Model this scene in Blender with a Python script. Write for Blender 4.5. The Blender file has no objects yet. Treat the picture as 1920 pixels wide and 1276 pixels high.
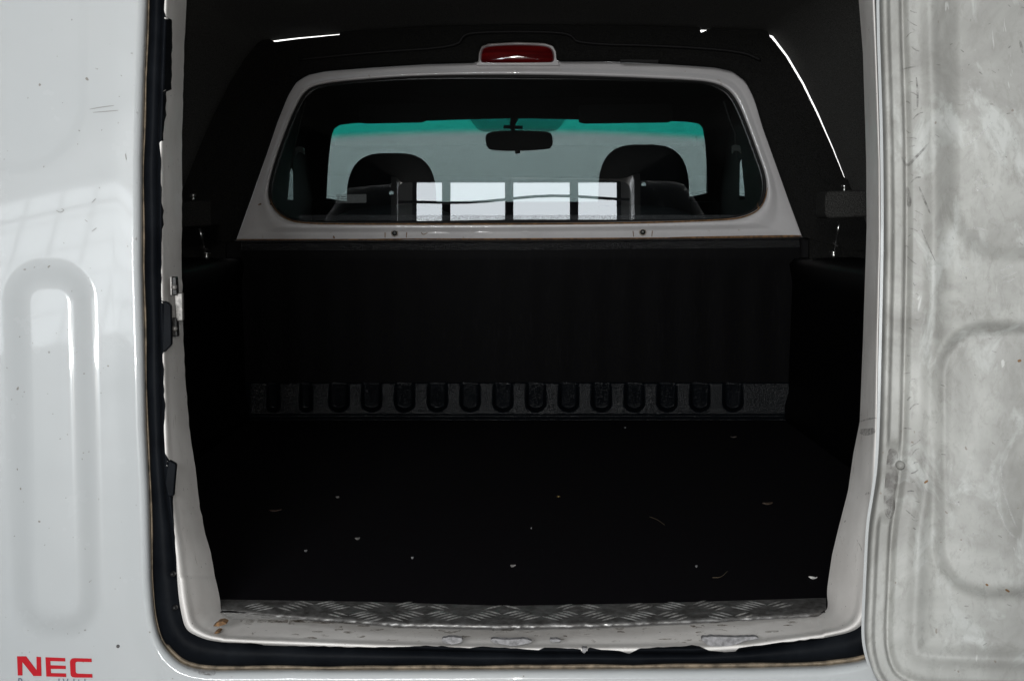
import bpy, math, random
import numpy as np
from mathutils import Vector
random.seed(4); rng = np.random.default_rng(4)
S = bpy.context.scene
COL = S.collection

# ------------------------------------------------------------------ camera
F = 3080.0                                   # focal length in photo pixels (1920 wide)
CAM = np.array([0.0, -2.3, 0.584])
PITCH = -math.atan(227 / F)
cd = bpy.data.cameras.new('camera'); cam = bpy.data.objects.new('camera', cd); COL.objects.link(cam)
cam.location = CAM; cam.rotation_euler = (math.pi / 2 + PITCH, 0, 0)
cd.sensor_width = 36; cd.lens = F * 36 / 1920; cd.clip_start = .05; cd.clip_end = 200
S.camera = cam
# ------------------------------------------------------------------ light
w = bpy.data.worlds.new('World'); S.world = w; w.use_nodes = True
bg = w.node_tree.nodes['Background']; bg.inputs[0].default_value = (.93, .97, 1, 1); bg.inputs[1].default_value = .24
WINDOW_LIGHT = 5.8
def area(name, loc, target, sx, sy, power, col=(1, 1, 1)):
    l = bpy.data.lights.new(name, 'AREA'); l.shape = 'RECTANGLE'; l.size = sx; l.size_y = sy; l.energy = power; l.color = col
    o = bpy.data.objects.new(name, l); COL.objects.link(o); o.location = loc
    o.rotation_euler = (Vector(target) - Vector(loc)).to_track_quat('-Z', 'Y').to_euler()
    return o
area('front_wall_fill', (0, 6.5, 4.2), (0, 9.5, 1.2), 6, 1.0, 640, (1, .99, .97))  # added lamp out of view, brightening the wall ahead of the truck
area('left_rear_fill', (-.75, -4.5, 1.2), (-.75, 0, .75), 1.2, .55, 150, (.96, .985, 1))  # added lamp giving the light from behind left; no doorway is built
fl = bpy.data.lights.new('camera_flash', 'SPOT'); fl.energy = 62; fl.spot_size = math.radians(60); fl.spot_blend = 1.0; fl.shadow_soft_size = .025; fl.color = (1, .955, .90)
flo = bpy.data.objects.new('camera_flash', fl); COL.objects.link(flo); flo.location = (0, -2.28, .72); flo.rotation_euler = (math.pi / 2 + math.radians(-2.0), 0, 0)
S.view_settings.view_transform = 'Standard'; S.view_settings.look = 'None'
S.view_settings.exposure = 0.0; S.view_settings.gamma = 1; S.view_settings.use_curve_mapping = False
S.render.engine = 'CYCLES'

# ------------------------------------------------------------------ geometry helpers
FW = np.array([0, math.cos(PITCH), math.sin(PITCH)]); UP = np.array([0, -math.sin(PITCH), math.cos(PITCH)])
def ray(px, py): return FW + np.array([(px - 960) / F, 0, 0]) + UP * ((638 - py) / F)
def at(px, py, Y, b=0.0):
    """point of the plane Y + b*z seen in direction px, py"""
    d = ray(px, py); t = (Y + b * CAM[2] - CAM[1]) / (d[1] - b * d[2]); return CAM + d * t
def on_z(px, py, z):
    d = ray(px, py); return CAM + d * ((z - CAM[2]) / d[2])
def on_x(px, py, x):
    d = ray(px, py); return CAM + d * ((x - CAM[0]) / d[0])
def sm(a, b, x):
    t = np.clip((x - a) / (b - a), 0, 1); return t * t * (3 - 2 * t)
def mesh(name, verts, faces, mat, parent=None, smooth=False, label=None):
    m = bpy.data.meshes.new(name); m.from_pydata([tuple(map(float, v)) for v in verts], [], faces); m.validate(); m.update()
    if smooth: m.polygons.foreach_set('use_smooth', [True] * len(m.polygons))
    o = bpy.data.objects.new(name, m); COL.objects.link(o); o.data.materials.append(mat)
    if parent is not None: o.parent = parent; o.matrix_parent_inverse = inv(parent)
    if label: o['label'] = label
    return o
ROOT_LOC = {}
def inv(p):
    from mathutils import Matrix
    M = Matrix.Identity(4); q = p
    while q is not None:
        if q.name in ROOT_LOC: M = Matrix.Translation(-Vector(ROOT_LOC[q.name]))
        q = q.parent
    return M if p.name in ROOT_LOC else Matrix.Identity(4)
def grid(name, P, mat, parent=None, closed=False, smooth=True, flip=False):
    """P[i][j] points; closed wraps j"""
    n, m = len(P), len(P[0]); V = [p for r in P for p in r]; Fc = []
    for i in range(n - 1):
        for j in range(m if closed else m - 1):
            k = (j + 1) % m; q = (i * m + j, i * m + k, (i + 1) * m + k, (i + 1) * m + j)
            Fc.append(q[::-1] if flip else q)
    return mesh(name, V, Fc, mat, parent, smooth)
def prism(name, pts, off, mat, parent=None, bevel=0, seg=2, label=None):
    n = len(pts); off = np.array(off); V = [np.array(p) for p in pts] + [np.array(p) + off for p in pts]
    Fc = [tuple(range(n)), tuple(range(2 * n - 1, n - 1, -1))] + [(i, i + n, (i + 1) % n + n, (i + 1) % n) for i in range(n)]
    o = mesh(name, V, Fc, mat, parent, label=label)
    import bmesh
    bm = bmesh.new(); bm.from_mesh(o.data); bmesh.ops.recalc_face_normals(bm, faces=bm.faces); bm.to_mesh(o.data); bm.free()
    if bevel:
        md = o.modifiers.new('bevel', 'BEVEL'); md.width = bevel; md.segments = seg; md.limit_method = 'ANGLE'
        o.data.polygons.foreach_set('use_smooth', [True] * len(o.data.polygons))
        md.harden_normals = True
    return o
def box(name, lo, hi, mat, parent=None, bevel=0, seg=2, label=None):
    x0, y0, z0 = lo; x1, y1, z1 = hi
    return prism(name, [(x0, y0, z0), (x1, y0, z0), (x1, y1, z0), (x0, y1, z0)], (0, 0, z1 - z0), mat, parent, bevel, seg, label)
def tube(name, pts, r, mat, parent=None, n=10, cap=True):
    pts = [Vector(map(float, p)) for p in pts]; R = r if isinstance(r, (list, tuple)) else [r] * len(pts); V = []; Fc = []
    for i, p in enumerate(pts):
        t = (pts[min(i + 1, len(pts) - 1)] - pts[max(i - 1, 0)]).normalized()
        a = t.cross(Vector((.3, .1, 1)) if abs(t.z) < .9 else Vector((1, .1, 0))).normalized(); b = t.cross(a)
        for k in range(n):
            c = 2 * math.pi * k / n; V.append(p + (a * math.cos(c) + b * math.sin(c)) * R[i])
    for i in range(len(pts) - 1):
        for k in range(n): Fc.append((i * n + k, i * n + (k + 1) % n, (i + 1) * n + (k + 1) % n, (i + 1) * n + k))
    if cap: Fc += [tuple(range(n - 1, -1, -1)), tuple(range((len(pts) - 1) * n, len(pts) * n))]
    return mesh(name, V, Fc, mat, parent, True)
def tag(o, label=None, cat=None, group=None, kind=None):
    if label: o['label'] = label
    if cat: o['category'] = cat
    if group: o['group'] = group
    if kind: o['kind'] = kind
    return o
def ip(poly, key, x):
    """interpolate a polyline of (px,py): key 'y' gives px at py, key 'x' gives py at px"""
    a = np.array(poly, float); k = 1 if key == 'y' else 0
    o = np.argsort(a[:, k], kind='stable'); return np.interp(x, a[o, k], a[o, 1 - k])
def arc_resample(poly, n):
    a = np.array(poly, float); s = np.r_[0, np.cumsum(np.hypot(*np.diff(a, axis=0).T))]
    t = np.linspace(0, s[-1], n); return np.c_[np.interp(t, s, a[:, 0]), np.interp(t, s, a[:, 1])]
def chaikin(poly, it=2, closed=False):
    a = np.array(poly, float)
    for _ in range(it):
        b = np.roll(a, -1, 0) if closed else a[1:]; c = a if closed else a[:-1]
        q = np.empty((len(c) * 2, 2)); q[0::2] = .75 * c + .25 * b; q[1::2] = .25 * c + .75 * b
        a = q if closed else np.vstack([a[:1], q, a[-1:]])
    return a
def radial(poly, c, angles):
    """distance of a closed star-shaped outline from c at each angle"""
    a = np.array(poly, float) - c; b = np.roll(a, -1, 0); out = np.zeros(len(angles))
    for i, t in enumerate(angles):
        d = np.array([math.cos(t), math.sin(t)]); e = b - a; den = d[0] * e[:, 1] - d[1] * e[:, 0]
        with np.errstate(all='ignore'):
            r = (a[:, 0] * e[:, 1] - a[:, 1] * e[:, 0]) / den; u = (a[:, 0] * d[1] - a[:, 1] * d[0]) / den
        ok = (r > 0) & (u >= -1e-6) & (u <= 1 + 1e-6); out[i] = r[ok].max() if ok.any() else 0
    return np.c_[c[0] + out * np.cos(angles), c[1] + out * np.sin(angles)]
def sd_poly(px, py, poly):
    a = np.array(poly, float); d = np.full(np.shape(px), 1e9)
    for p, q in zip(a[:-1], a[1:]):
        e = q - p; t = np.clip(((px - p[0]) * e[0] + (py - p[1]) * e[1]) / (e @ e), 0, 1)
        d = np.minimum(d, np.hypot(px - p[0] - t * e[0], py - p[1] - t * e[1]))
    return d
def rbox(px, py, cx, cy, hx, hy, r):
    qx = np.abs(px - cx) - hx + r; qy = np.abs(py - cy) - hy + r
    return np.hypot(np.maximum(qx, 0), np.maximum(qy, 0)) + np.minimum(np.maximum(qx, qy), 0) - r

# ------------------------------------------------------------------ materials
class NT:
    def __init__(s, name):
        s.m = bpy.data.materials.new(name); s.m.use_nodes = True; s.t = s.m.node_tree; s.n = s.t.nodes
        s.b = s.n['Principled BSDF']; s.tc = s.n.new('ShaderNodeTexCoord')
    def lk(s, a, b): s.t.links.new(a, b)
    def noise(s, scale, detail=4, rough=.55, stretch=(1, 1, 1), dist=0):
        mp = s.n.new('ShaderNodeMapping'); mp.inputs['Scale'].default_value = stretch; s.lk(s.tc.outputs['Object'], mp.inputs[0])
        x = s.n.new('ShaderNodeTexNoise'); x.inputs['Scale'].default_value = scale; x.inputs['Detail'].default_value = detail
        x.inputs['Roughness'].default_value = rough; x.inputs['Distortion'].default_value = dist
        s.lk(mp.outputs[0], x.inputs['Vector']); return x.outputs['Fac']
    def ramp(s, fac, stops):
        r = s.n.new('ShaderNodeValToRGB'); e = r.color_ramp.elements
        while len(e) < len(stops): e.new(.5)
        for k, (p, c) in zip(e, stops): k.position = p; k.color = (c, c, c, 1) if isinstance(c, (int, float)) else (*c, 1)
        s.lk(fac, r.inputs[0]); return r.outputs[0]
    def mix(s, fac, a, b, mode='MIX'):
        x = s.n.new('ShaderNodeMix'); x.data_type = 'RGBA'; x.blend_type = mode
        for v, i in ((fac, 0), (a, 6), (b, 7)):
            if hasattr(v, 'is_linked'): s.lk(v, x.inputs[i])
            else: x.inputs[i].default_value = v if i == 0 else (*v, 1)
        return x.outputs[2]
    def bump(s, h, strength, dist=.002, chain=None):
        x = s.n.new('ShaderNodeBump'); x.inputs['Strength'].default_value = strength; x.inputs['Distance'].default_value = dist
        s.lk(h, x.inputs['Height'])
        if chain is not None: s.lk(chain, x.inputs['Normal'])
        return x.outputs[0]
    def out(s, col=None, rough=None, normal=None, metal=0, coat=0, spec=None):
        for v, i in ((col, 'Base Color'), (rough, 'Roughness')):
            if v is None: continue
            if hasattr(v, 'is_linked'): s.lk(v, s.b.inputs[i])
            else: s.b.inputs[i].default_value = (*v, 1) if i == 'Base Color' else v
        if normal is not None: s.lk(normal, s.b.inputs['Normal'])
        s.b.inputs['Metallic'].default_value = metal; s.b.inputs['Coat Weight'].default_value = coat; s.b.inputs['Coat Roughness'].default_value = .03
        if spec is not None: s.b.inputs['Specular IOR Level'].default_value = spec
        return s.m
def flat(name, col, rough=.5, metal=0, spec=None, grain=0, gscale=200):
    t = NT(name); c = col
    if grain: c = t.mix(t.ramp(t.noise(gscale, 3), [(.35, 0.0), (.65, 1.0)]), tuple(x * (1 - grain) for x in col), tuple(min(1, x * (1 + grain)) for x in col))
    return t.out(c, rough, metal=metal, spec=spec)

def m_paint():
    t = NT('white_paint')
    c = t.mix(t.ramp(t.noise(2.2, 3), [(.3, 0.0), (.7, 1.0)]), (.45, .468, .475), (.485, .497, .497))
    c = t.mix(t.ramp(t.noise(95, 1, .4), [(.775, 0.0), (.80, .8)]), c, (.20, .18, .15))                  # specks of road dirt
    c = t.mix(t.ramp(t.noise(26, 3, .6, (1, 1, .12)), [(.72, 0.0), (.80, .22)]), c, (.42, .40, .36))     # faint run marks
    n = t.bump(t.noise(5, 2, .5), .16, .004)
    r = t.ramp(t.noise(14, 4, .6), [(.35, .16), (.70, .30)])
    return t.out(c, r, n, coat=.55, spec=.15)
def m_jamb():
    t = NT('jamb_paint')
    c = t.mix(t.ramp(t.noise(9, 5, .6), [(.32, 0.0), (.68, 1.0)]), (.65, .62, .59), (.78, .755, .725))
    c = t.mix(t.ramp(t.noise(60, 4, .7, (1, 1, .25)), [(.64, 0.0), (.74, .55)]), c, (.20, .165, .125))
    c = t.mix(t.ramp(t.noise(170, 2, .5), [(.73, 0.0), (.76, .85)]), c, (.06, .05, .045))
    return t.out(c, t.ramp(t.noise(20, 3), [(.3, .28), (.7, .5)]), t.bump(t.noise(120, 3), .12, .001))
def m_door():
    t = NT('grimy_door_paint')
    c = t.mix(t.ramp(t.noise(5.5, 6, .62, dist=.6), [(.30, 0.0), (.68, 1.0)]), (.22, .215, .20), (.455, .455, .43))
    c = t.mix(t.ramp(t.noise(14, 5, .6, (1, 1, .55), .9), [(.56, 0.0), (.66, .75)]), c, (.50, .51, .49))   # rubbed-clean streaks
    c = t.mix(t.ramp(t.noise(11, 6, .7, (1.2, 1, .8), 1.2), [(.60, 0.0), (.74, .6)]), c, (.18, .175, .155)) # grime
    c = t.mix(t.ramp(t.noise(46, 4, .7, (.5, 1, 1.6), 2.0), [(.69, 0.0), (.73, .5)]), c, (.17, .16, .15))  # scuffs
    c = t.mix(t.ramp(t.noise(34, 3, .6, (1.7, 1, .35), 1.0), [(.70, 0.0), (.73, .7)]), c, (.58, .58, .565))   # light scratches
    c = t.mix(t.ramp(t.noise(75, 7, .75, (1, 1, .6), .5), [(.50, 0.0), (.64, .45)]), c, (.24, .235, .215))
    c = t.mix(t.ramp(t.noise(110, 1, .4), [(.785, 0.0), (.80, .6)]), c, (.17, .13, .10))
    return t.out(c, t.ramp(t.noise(12, 5), [(.3, .42), (.7, .65)]), t.bump(t.noise(10, 4), .18, .003), spec=.35)
def m_cabpaint():
    t = NT('cab_white_paint')
    c = t.mix(t.ramp(t.noise(7, 4), [(.3, 0.0), (.7, 1.0)]), (.60, .58, .58), (.70, .68, .675))
    c = t.mix(t.ramp(t.noise(45, 4, .65), [(.66, 0.0), (.75, .6)]), c, (.34, .26, .16))
    return t.out(c, .3, t.bump(t.noise(16, 2), .2, .003), coat=.5)
def m_liner():
    t = NT('black_bed_liner')
    n = t.bump(t.noise(230, 2, .7), .62, .0028)
    return t.out((.0028, .0036, .0048), t.ramp(t.noise(30, 3, .6, (2, 1, .3)), [(.35, .10), (.7, .22)]), n, spec=.085)
def m_liner_smooth():
    t = NT('black_liner_wall')
    c = t.mix(t.ramp(t.noise(60, 4, .7, (2.5, 1, .25)), [(.55, 0.0), (.75, 1.0)]), (.0012, .0011, .0015), (.0048, .0044, .005))
    return t.out(c, .55, t.bump(t.noise(200, 2, .6), .25, .001), spec=.05)
def m_floor():
    t = NT('black_rubber_mat')
    c = t.mix(t.ramp(t.noise(160, 2, .5), [(.76, 0.0), (.80, 1.0)]), (.0035, .0028, .0042), (.03, .026, .022))
    return t.out(c, .85, t.bump(t.noise(240, 2), .3, .001), spec=.08)
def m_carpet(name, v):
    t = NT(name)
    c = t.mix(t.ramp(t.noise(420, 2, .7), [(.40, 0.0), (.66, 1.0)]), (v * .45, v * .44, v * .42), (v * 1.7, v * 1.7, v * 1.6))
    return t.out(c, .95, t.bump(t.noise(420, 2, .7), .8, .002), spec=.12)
def m_seal():
    t = NT('black_rubber_seal')
    c = t.mix(t.ramp(t.noise(12, 5, .65), [(.35, 0.0), (.75, 1.0)]), (.0028, .0035, .005), (.008, .0095, .012))
    c = t.mix(t.ramp(t.noise(40, 4, .7), [(.74, 0.0), (.80, .3)]), c, (.17, .17, .17))
    return t.out(c, .55, t.bump(t.noise(90, 3), .25, .001), spec=.05)
def m_glass(name, tint, refl=1.0, band=None):
    m = bpy.data.materials.new(name); m.use_nodes = True; t = m.node_tree; n = t.nodes; n.clear()
    o = n.new('ShaderNodeOutputMaterial'); mx = n.new('ShaderNodeMixShader'); tr = n.new('ShaderNodeBsdfTransparent'); gl = n.new('ShaderNodeBsdfGlossy')
    gl.inputs['Roughness'].default_value = .0; gl.inputs['Color'].default_value = (.97, .985, 1, 1)
    fr = n.new('ShaderNodeFresnel'); fr.inputs['IOR'].default_value = 1.5
    mu = n.new('ShaderNodeMath'); mu.operation = 'MULTIPLY'; mu.inputs[1].default_value = refl; mu.use_clamp = True
    t.links.new(fr.outputs[0], mu.inputs[0]); t.links.new(mu.outputs[0], mx.inputs[0]); t.links.new(tr.outputs[0], mx.inputs[1]); t.links.new(gl.outputs[0], mx.inputs[2])
    t.links.new(mx.outputs[0], o.inputs[0]); tr.inputs[0].default_value = (*tint, 1)
    if band:                                   # tinted sun strip along the top of the pane, arched
        tc = n.new('ShaderNodeTexCoord'); sp = n.new('ShaderNodeSeparateXYZ'); t.links.new(tc.outputs['Object'], sp.inputs[0])
        sq = n.new('ShaderNodeMath'); sq.operation = 'MULTIPLY'; t.links.new(sp.outputs[0], sq.inputs[0]); t.links.new(sp.outputs[0], sq.inputs[1])
        ad = n.new('ShaderNodeMath'); ad.operation = 'MULTIPLY_ADD'; ad.inputs[1].default_value = band[2]; t.links.new(sq.outputs[0], ad.inputs[0]); t.links.new(sp.outputs[2], ad.inputs[2])
        mr = n.new('ShaderNodeMapRange'); mr.interpolation_type = 'SMOOTHSTEP'; mr.inputs[1].default_value = band[0]; mr.inputs[2].default_value = band[1]; t.links.new(ad.outputs[0], mr.inputs[0])
        cm = n.new('ShaderNodeMix'); cm.data_type = 'RGBA'; cm.inputs[6].default_value = (*tint, 1); cm.inputs[7].default_value = (*band[3], 1)
        t.links.new(mr.outputs[0], cm.inputs[0]); t.links.new(cm.outputs[2], tr.inputs[0])
    return m
def m_emit(name, col, s):
    t = NT(name); t.b.inputs['Emission Color'].default_value = (*col, 1); t.b.inputs['Emission Strength'].default_value = s
    t.b.inputs['Base Color'].default_value = (.02, .02, .02, 1); t.b.inputs['Roughness'].default_value = .9; return t.m
def m_plate():
    t = NT('tread_plate_metal')
    c = t.mix(t.ramp(t.noise(60, 4, .7), [(.35, 0.0), (.7, 1.0)]), (.10, .095, .09), (.28, .275, .27))
    return t.out(c, t.ramp(t.noise(90, 3), [(.3, .35), (.7, .6)]), t.bump(t.noise(200, 3), .2, .001), metal=.75)
LINER_S = m_liner_smooth()
PAINT, JAMB, DOOR, CABP, LINER, FLOORM, SEAL = m_paint(), m_jamb(), m_door(), m_cabpaint(), m_liner(), m_floor(), m_seal()
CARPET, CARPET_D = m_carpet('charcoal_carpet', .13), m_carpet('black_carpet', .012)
TRIM = flat('black_plastic', (.010, .0095, .0095), .6, grain=.4, spec=.2)
TRIM_MATT = flat('black_cab_trim', (.004, .004, .0045), .8, spec=.2)
FABRIC = flat('seat_fabric', (.012, .012, .014), .95, spec=.15, grain=.4, gscale=500)
FABRIC_G = flat('grey_seat_fabric', (.045, .048, .055), .95, spec=.2, grain=.5, gscale=400)
STEEL = flat('zinc_steel', (.62, .62, .60), .28, metal=1, grain=.2)
DARKSTEEL = flat('dark_steel', (.03, .03, .03), .5, metal=.8, grain=.3)
DULL = flat('dull_steel', (.20, .19, .18), .5, metal=.5, grain=.3)
RUST = flat('rust', (.16, .085, .035), .85, grain=.5, gscale=120)
SEALANT = flat('grubby_sealant', (.19, .15, .105), .7, grain=.5, gscale=60)
CHIP = flat('bare_grey_primer', (.20, .195, .20), .6, grain=.4, gscale=150)
GREASE = flat('dark_grime', (.15, .14, .13), .7, grain=.4, gscale=80)
SCUFF = flat('scuff_black', (.10, .095, .095), .7, grain=.3)
RED = flat('red_vinyl', (.44, .004, .012), .55, spec=.15)
BLUEGREY = flat('slate_vinyl', (.09, .115, .16), .4)
PLATE = m_plate()
def m_lens():
    t = NT('red_lens'); c = t.mix(t.ramp(t.noise(40, 2, .5, (.1, 1, 3)), [(.35, 0.0), (.65, 1.0)]), (.085, .002, .003), (.17, .005, .005))
    return t.out(c, .12, coat=1)
LENS = m_lens()

# ------------------------------------------------------------------ setting
def wall_mat(name, a, b):
    t = NT(name); return t.out(t.mix(t.ramp(t.noise(.9, 5), [(.3, 0.0), (.7, 1.0)]), a, b), .8, t.bump(t.noise(30, 3), .2, .003))
WALLM = wall_mat('white_plaster', (.74, .745, .74), (.80, .80, .795)); WALLG = wall_mat('grey_plaster', (.36, .36, .35), (.42, .42, .41))
CONC = wall_mat('concrete', (.20, .195, .185), (.30, .29, .28))
GZ = -.78
tag(mesh('ground', [(-14, -10, GZ), (14, -10, GZ), (14, 12, GZ), (-14, 12, GZ)], [(0, 1, 2, 3)], CONC), kind='structure')
tag(box('wall_front', (-14, 9.5, GZ), (14, 9.7, 6), WALLM), kind='structure')
WY, WZ0, WZ1 = -10.0, 1.72, 3.0
wr = tag(box('wall_rear', (-14, WY - .2, GZ), (14, WY, WZ0), WALLG), kind='structure')
box('wall_upper', (-14, WY - .2, WZ1), (14, WY, 5.2), WALLG, wr)
FRAME_D = flat('dark_window_frame', (.03, .03, .035), .5)
PANE = m_emit('daylit_glass', (.90, .96, 1.0), WINDOW_LIGHT)
def hall_window(x0, x1, step, bar, rows, label, xs=None):
    e = bpy.data.objects.new('hall_window', None); COL.objects.link(e); e.location = ((x0 + x1) / 2, WY, WZ0); ROOT_LOC[e.name] = e.location[:]
    tag(e, label, 'window', 'daylit windows of the hall')
    box('frame', (x0, WY - .10, WZ0), (x1, WY - .02, WZ0 + .05), FRAME_D, e); box('frame', (x0, WY - .10, WZ1 - .05), (x1, WY - .02, WZ1), FRAME_D, e)
    xs = np.linspace(x0, x1, max(1, round((x1 - x0) / step)) + 1) if xs is None else xs; n = len(xs) - 1; zs = np.linspace(WZ0 + .05, WZ1 - .05, rows + 1)
    for x in xs: box('mullion', (x - bar / 2, WY - .09, WZ0 + .05), (x + bar / 2, WY - .03, WZ1 - .05), FRAME_D, e)
    for i in range(n):
        for k in range(rows):
            lo = (xs[i] + bar / 2, WY - .075, zs[k] + (bar * .4 if k else 0)); hi = (xs[i + 1] - bar / 2, WY - .065, zs[k + 1])
            box('pane', lo, hi, PANE, e)
        for k in range(1, rows): box('glazing_bar', (xs[i] + bar / 2, WY - .09, zs[k]), (xs[i + 1] - bar / 2, WY - .03, zs[k] + bar * .4), FRAME_D, e)
hall_window(-1.06, 1.16, .63, .09, 1, 'daylit hall window with wide mullions, mirrored in the cab rear glass', [-1.06, -.70, -.03, .66, 1.16])
for a, b in ((-1.95, -1.06), (1.16, 1.95)): box('wall_pier', (a, WY - .2, WZ0), (b, WY, WZ1), WALLG, wr)
hall_window(-5.2, -1.95, .26, .018, 5, 'daylit hall window with close thin bars, mirrored in the glossy outer panel')
hall_window(1.95, 5.2, .63, .06, 2, 'daylit hall window with two rows of panes opposite the open door')
cab_pts = [(x, WY + .3, 2.70 + .035 * math.sin(x * 1.6 + .5) + .015 * math.sin(x * 4.1)) for x in np.linspace(-5, 5, 60)]
tag(tube('hanging_cable', cab_pts, .015, FRAME_D), 'dark cable sagging across the daylit hall windows', 'cable')

# ------------------------------------------------------------------ the truck
truck = bpy.data.objects.new('pickup_truck', None); COL.objects.link(truck); truck.location = (0.0145, 1.5, GZ); ROOT_LOC['pickup_truck'] = truck.location[:]
tag(truck, 'white pickup truck with black lined load bay seen through its open canopy door', 'pickup truck')
T = truck
B = .11                                        # forward lean of the canopy's rear face
# rear opening loops in photo pixels -------------------------------------------------
A_l = [(276, -230), (278, 0), (272, 150), (268, 300), (268, 500), (272, 640), (275, 800), (281, 920), (285, 1080)]
A_bl = [(285, 1080), (289, 1142), (296, 1181), (307, 1208), (326, 1230), (347, 1246), (385, 1255), (447, 1254)]
A_b = [(447, 1254), (557, 1253), (624, 1254), (1085, 1252), (1400, 1250), (1545, 1246)]
A_br = [(1545, 1246), (1620, 1237), (1660, 1215), (1680, 1160), (1686, 1080)]
A_r = [(1686, 1080), (1692, 860), (1695, 640), (1697, 450), (1697, 300), (1692, 150), (1686, 0), (1682, -230)]
B_l = [(308, -230), (308, 0), (308, 20), (312, 33), (313, 35), (322, 36), (323, 40), (322, 170), (312, 172), (311, 176), (313, 190), (310, 205), (312, 216), (308, 228), (306, 250), (307, 264), (298, 266), (299, 268),
       (302, 300), (302, 345), (304, 352), (303, 380), (307, 395), (304, 405), (308, 420), (304, 430), (303, 480), (302, 560), (308, 565), (314, 567), (319, 571), (320, 575), (321, 645), (319, 650), (308, 658), (305, 662),
       (307, 700), (307, 740), (310, 760), (308, 800), (309, 850), (311, 872), (316, 862), (330, 869), (331, 872), (327, 910), (325, 940), (327, 1000), (330, 1050), (332, 1080)]
B_bl = [(332, 1080), (335, 1119), (340, 1150), (347, 1177), (361, 1188), (388, 1199), (416, 1203)]
B_b = [(416, 1203), (479, 1205), (494, 1209), (557, 1210), (700, 1212), (826, 1210), (880, 1214), (905, 1211), (960, 1214), (1010, 1218), (1020, 1213), (1088, 1215), (1095, 1226), (1104, 1214), (1165, 1220), (1180, 1224), (1200, 1214),
       (1310, 1209), (1330, 1219), (1355, 1221), (1363, 1226), (1375, 1225), (1385, 1214), (1450, 1205), (1545, 1195)]
B_br = [(1545, 1195), (1600, 1184), (1623, 1164), (1632, 1120), (1636, 1080)]
B_r = [(1636, 1080), (1641, 1000), (1645, 860), (1648, 640), (1652, 450), (1651, 300), (1648, 200), (1641, 0), (1639, -230)]
C_l = [(352, -230), (350, 0), (345, 100), (343, 200), (341, 250), (341, 400), (340, 480), (344, 640), (348, 720), (355, 800), (366, 880), (375, 950), (385, 1000), (396, 1040), (403, 1080)]
C_bl = [(403, 1080), (408, 1100), (413, 1125), (414, 1143), (420, 1153), (440, 1160)]
C_b = [(440, 1160), (560, 1160), (700, 1164), (949, 1169), (1152, 1165), (1355, 1156), (1530, 1149)]
C_br = [(1530, 1149), (1546, 1146), (1553, 1138), (1550, 1110), (1554, 1080)]
C_r = [(1554, 1080), (1560, 1040), (1572, 990), (1590, 920), (1600, 850), (1612, 790), (1618, 640), (1625, 426), (1624, 300), (1618, 100), (1610, 0), (1606, -230)]
def loop(l, bl, b, br, r, out=0, jit=0):
    ys = np.linspace(-225, 1080, 300); L = np.c_[ip(l, 'y', ys), ys]
    xs = np.linspace(b[0][0], b[-1][0], 320); Bt = np.c_[xs, ip(b, 'x', xs)]
    R = np.c_[ip(r, 'y', ys[::-1]), ys[::-1]]
    xl, xr = L[0, 0], R[-1, 0]; yt = -285 - out
    tr = [(xr, -225), (xr - 6, -225 - (60 + out) * .6), (xr - 30, yt + 8), (xr - 70, yt)]
    tl = [(xl + 70, yt), (xl + 30, yt + 8), (xl + 6, -225 - (60 + out) * .6), (xl, -225)]
    tp = np.linspace(0, 1, 60)[:, None]; tp = np.hstack([tr[-1][0] + (tl[0][0] - tr[-1][0]) * tp, yt - 14 * np.sin(np.pi * tp)])
    if jit:
        L[:, 0] += np.interp(np.arange(300), np.arange(0, 301, 3), rng.normal(0, jit, 101)[:101])
        Bt[:, 1] += np.interp(np.arange(320), np.arange(0, 321, 3), rng.normal(0, jit, 107))
    def cr(p, n): return arc_resample(chaikin(p, 2), n)[1:-1]
    return np.vstack([L, cr(bl, 42), Bt, cr(br, 42), R, cr(tr, 14), tp, cr(tl, 14)])
LA = loop(A_l, A_bl, A_b, A_br, A_r, 40); LB = loop(B_l, B_bl, B_b, B_br, B_r, 8, .55); LC = loop(C_l, C_bl, C_b, C_br, C_r, 0, .4)
Bs_l = [(306, -230), (306, 0), (301, 150), (296, 300), (298, 500), (302, 700), (305, 850), (314, 950), (321, 1000), (326, 1050), (329, 1080)]
Bs_b = [(416, 1204), (480, 1208), (700, 1217), (1000, 1224), (1300, 1225), (1400, 1219), (1545, 1197)]
LBs = loop(Bs_l, B_bl, Bs_b, B_br, B_r, 8)
for i in range(300): LB[i, 0] = max(LB[i, 0], LBs[i, 0])
for i in range(340, 660): LB[i, 1] = min(LB[i, 1], LBs[i, 1])
NL = len(LA)
# outer rectangle of the rear face
ctr = np.array([980., 520.])
OUT = []
for p in LA:
    d = p - ctr; k = min(1350 / max(abs(d[0]), 1e-6), (1450 if d[1] > 0 else 1010) / max(abs(d[1]), 1e-6)); OUT.append(ctr + d * k)
OUT = np.array(OUT)
for i in range(300): OUT[i] = (-370, LA[i, 1])                      # straight rows beside the opening
for i in range(300): OUT[-(300 + 12 + 60 + 12) + i] = (2330, LA[-(300 + 12 + 60 + 12) + i, 1])
for i in range(340, 660): OUT[i] = (LA[i, 0], 1970)
for i in range(300, 340):
    t = (i - 299) / 41; OUT[i] = (-370 + t * 0, 1080 + 890 * min(1, t * 2)) if t < .5 else (-370 + (447 + 370) * (t * 2 - 1), 1970)
for i in range(660, 700):
    t = (i - 659) / 41; OUT[i] = (1545 + 785 * min(1, t * 2), 1970) if t < .5 else (2330, 1970 - 890 * (t * 2 - 1))
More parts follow.
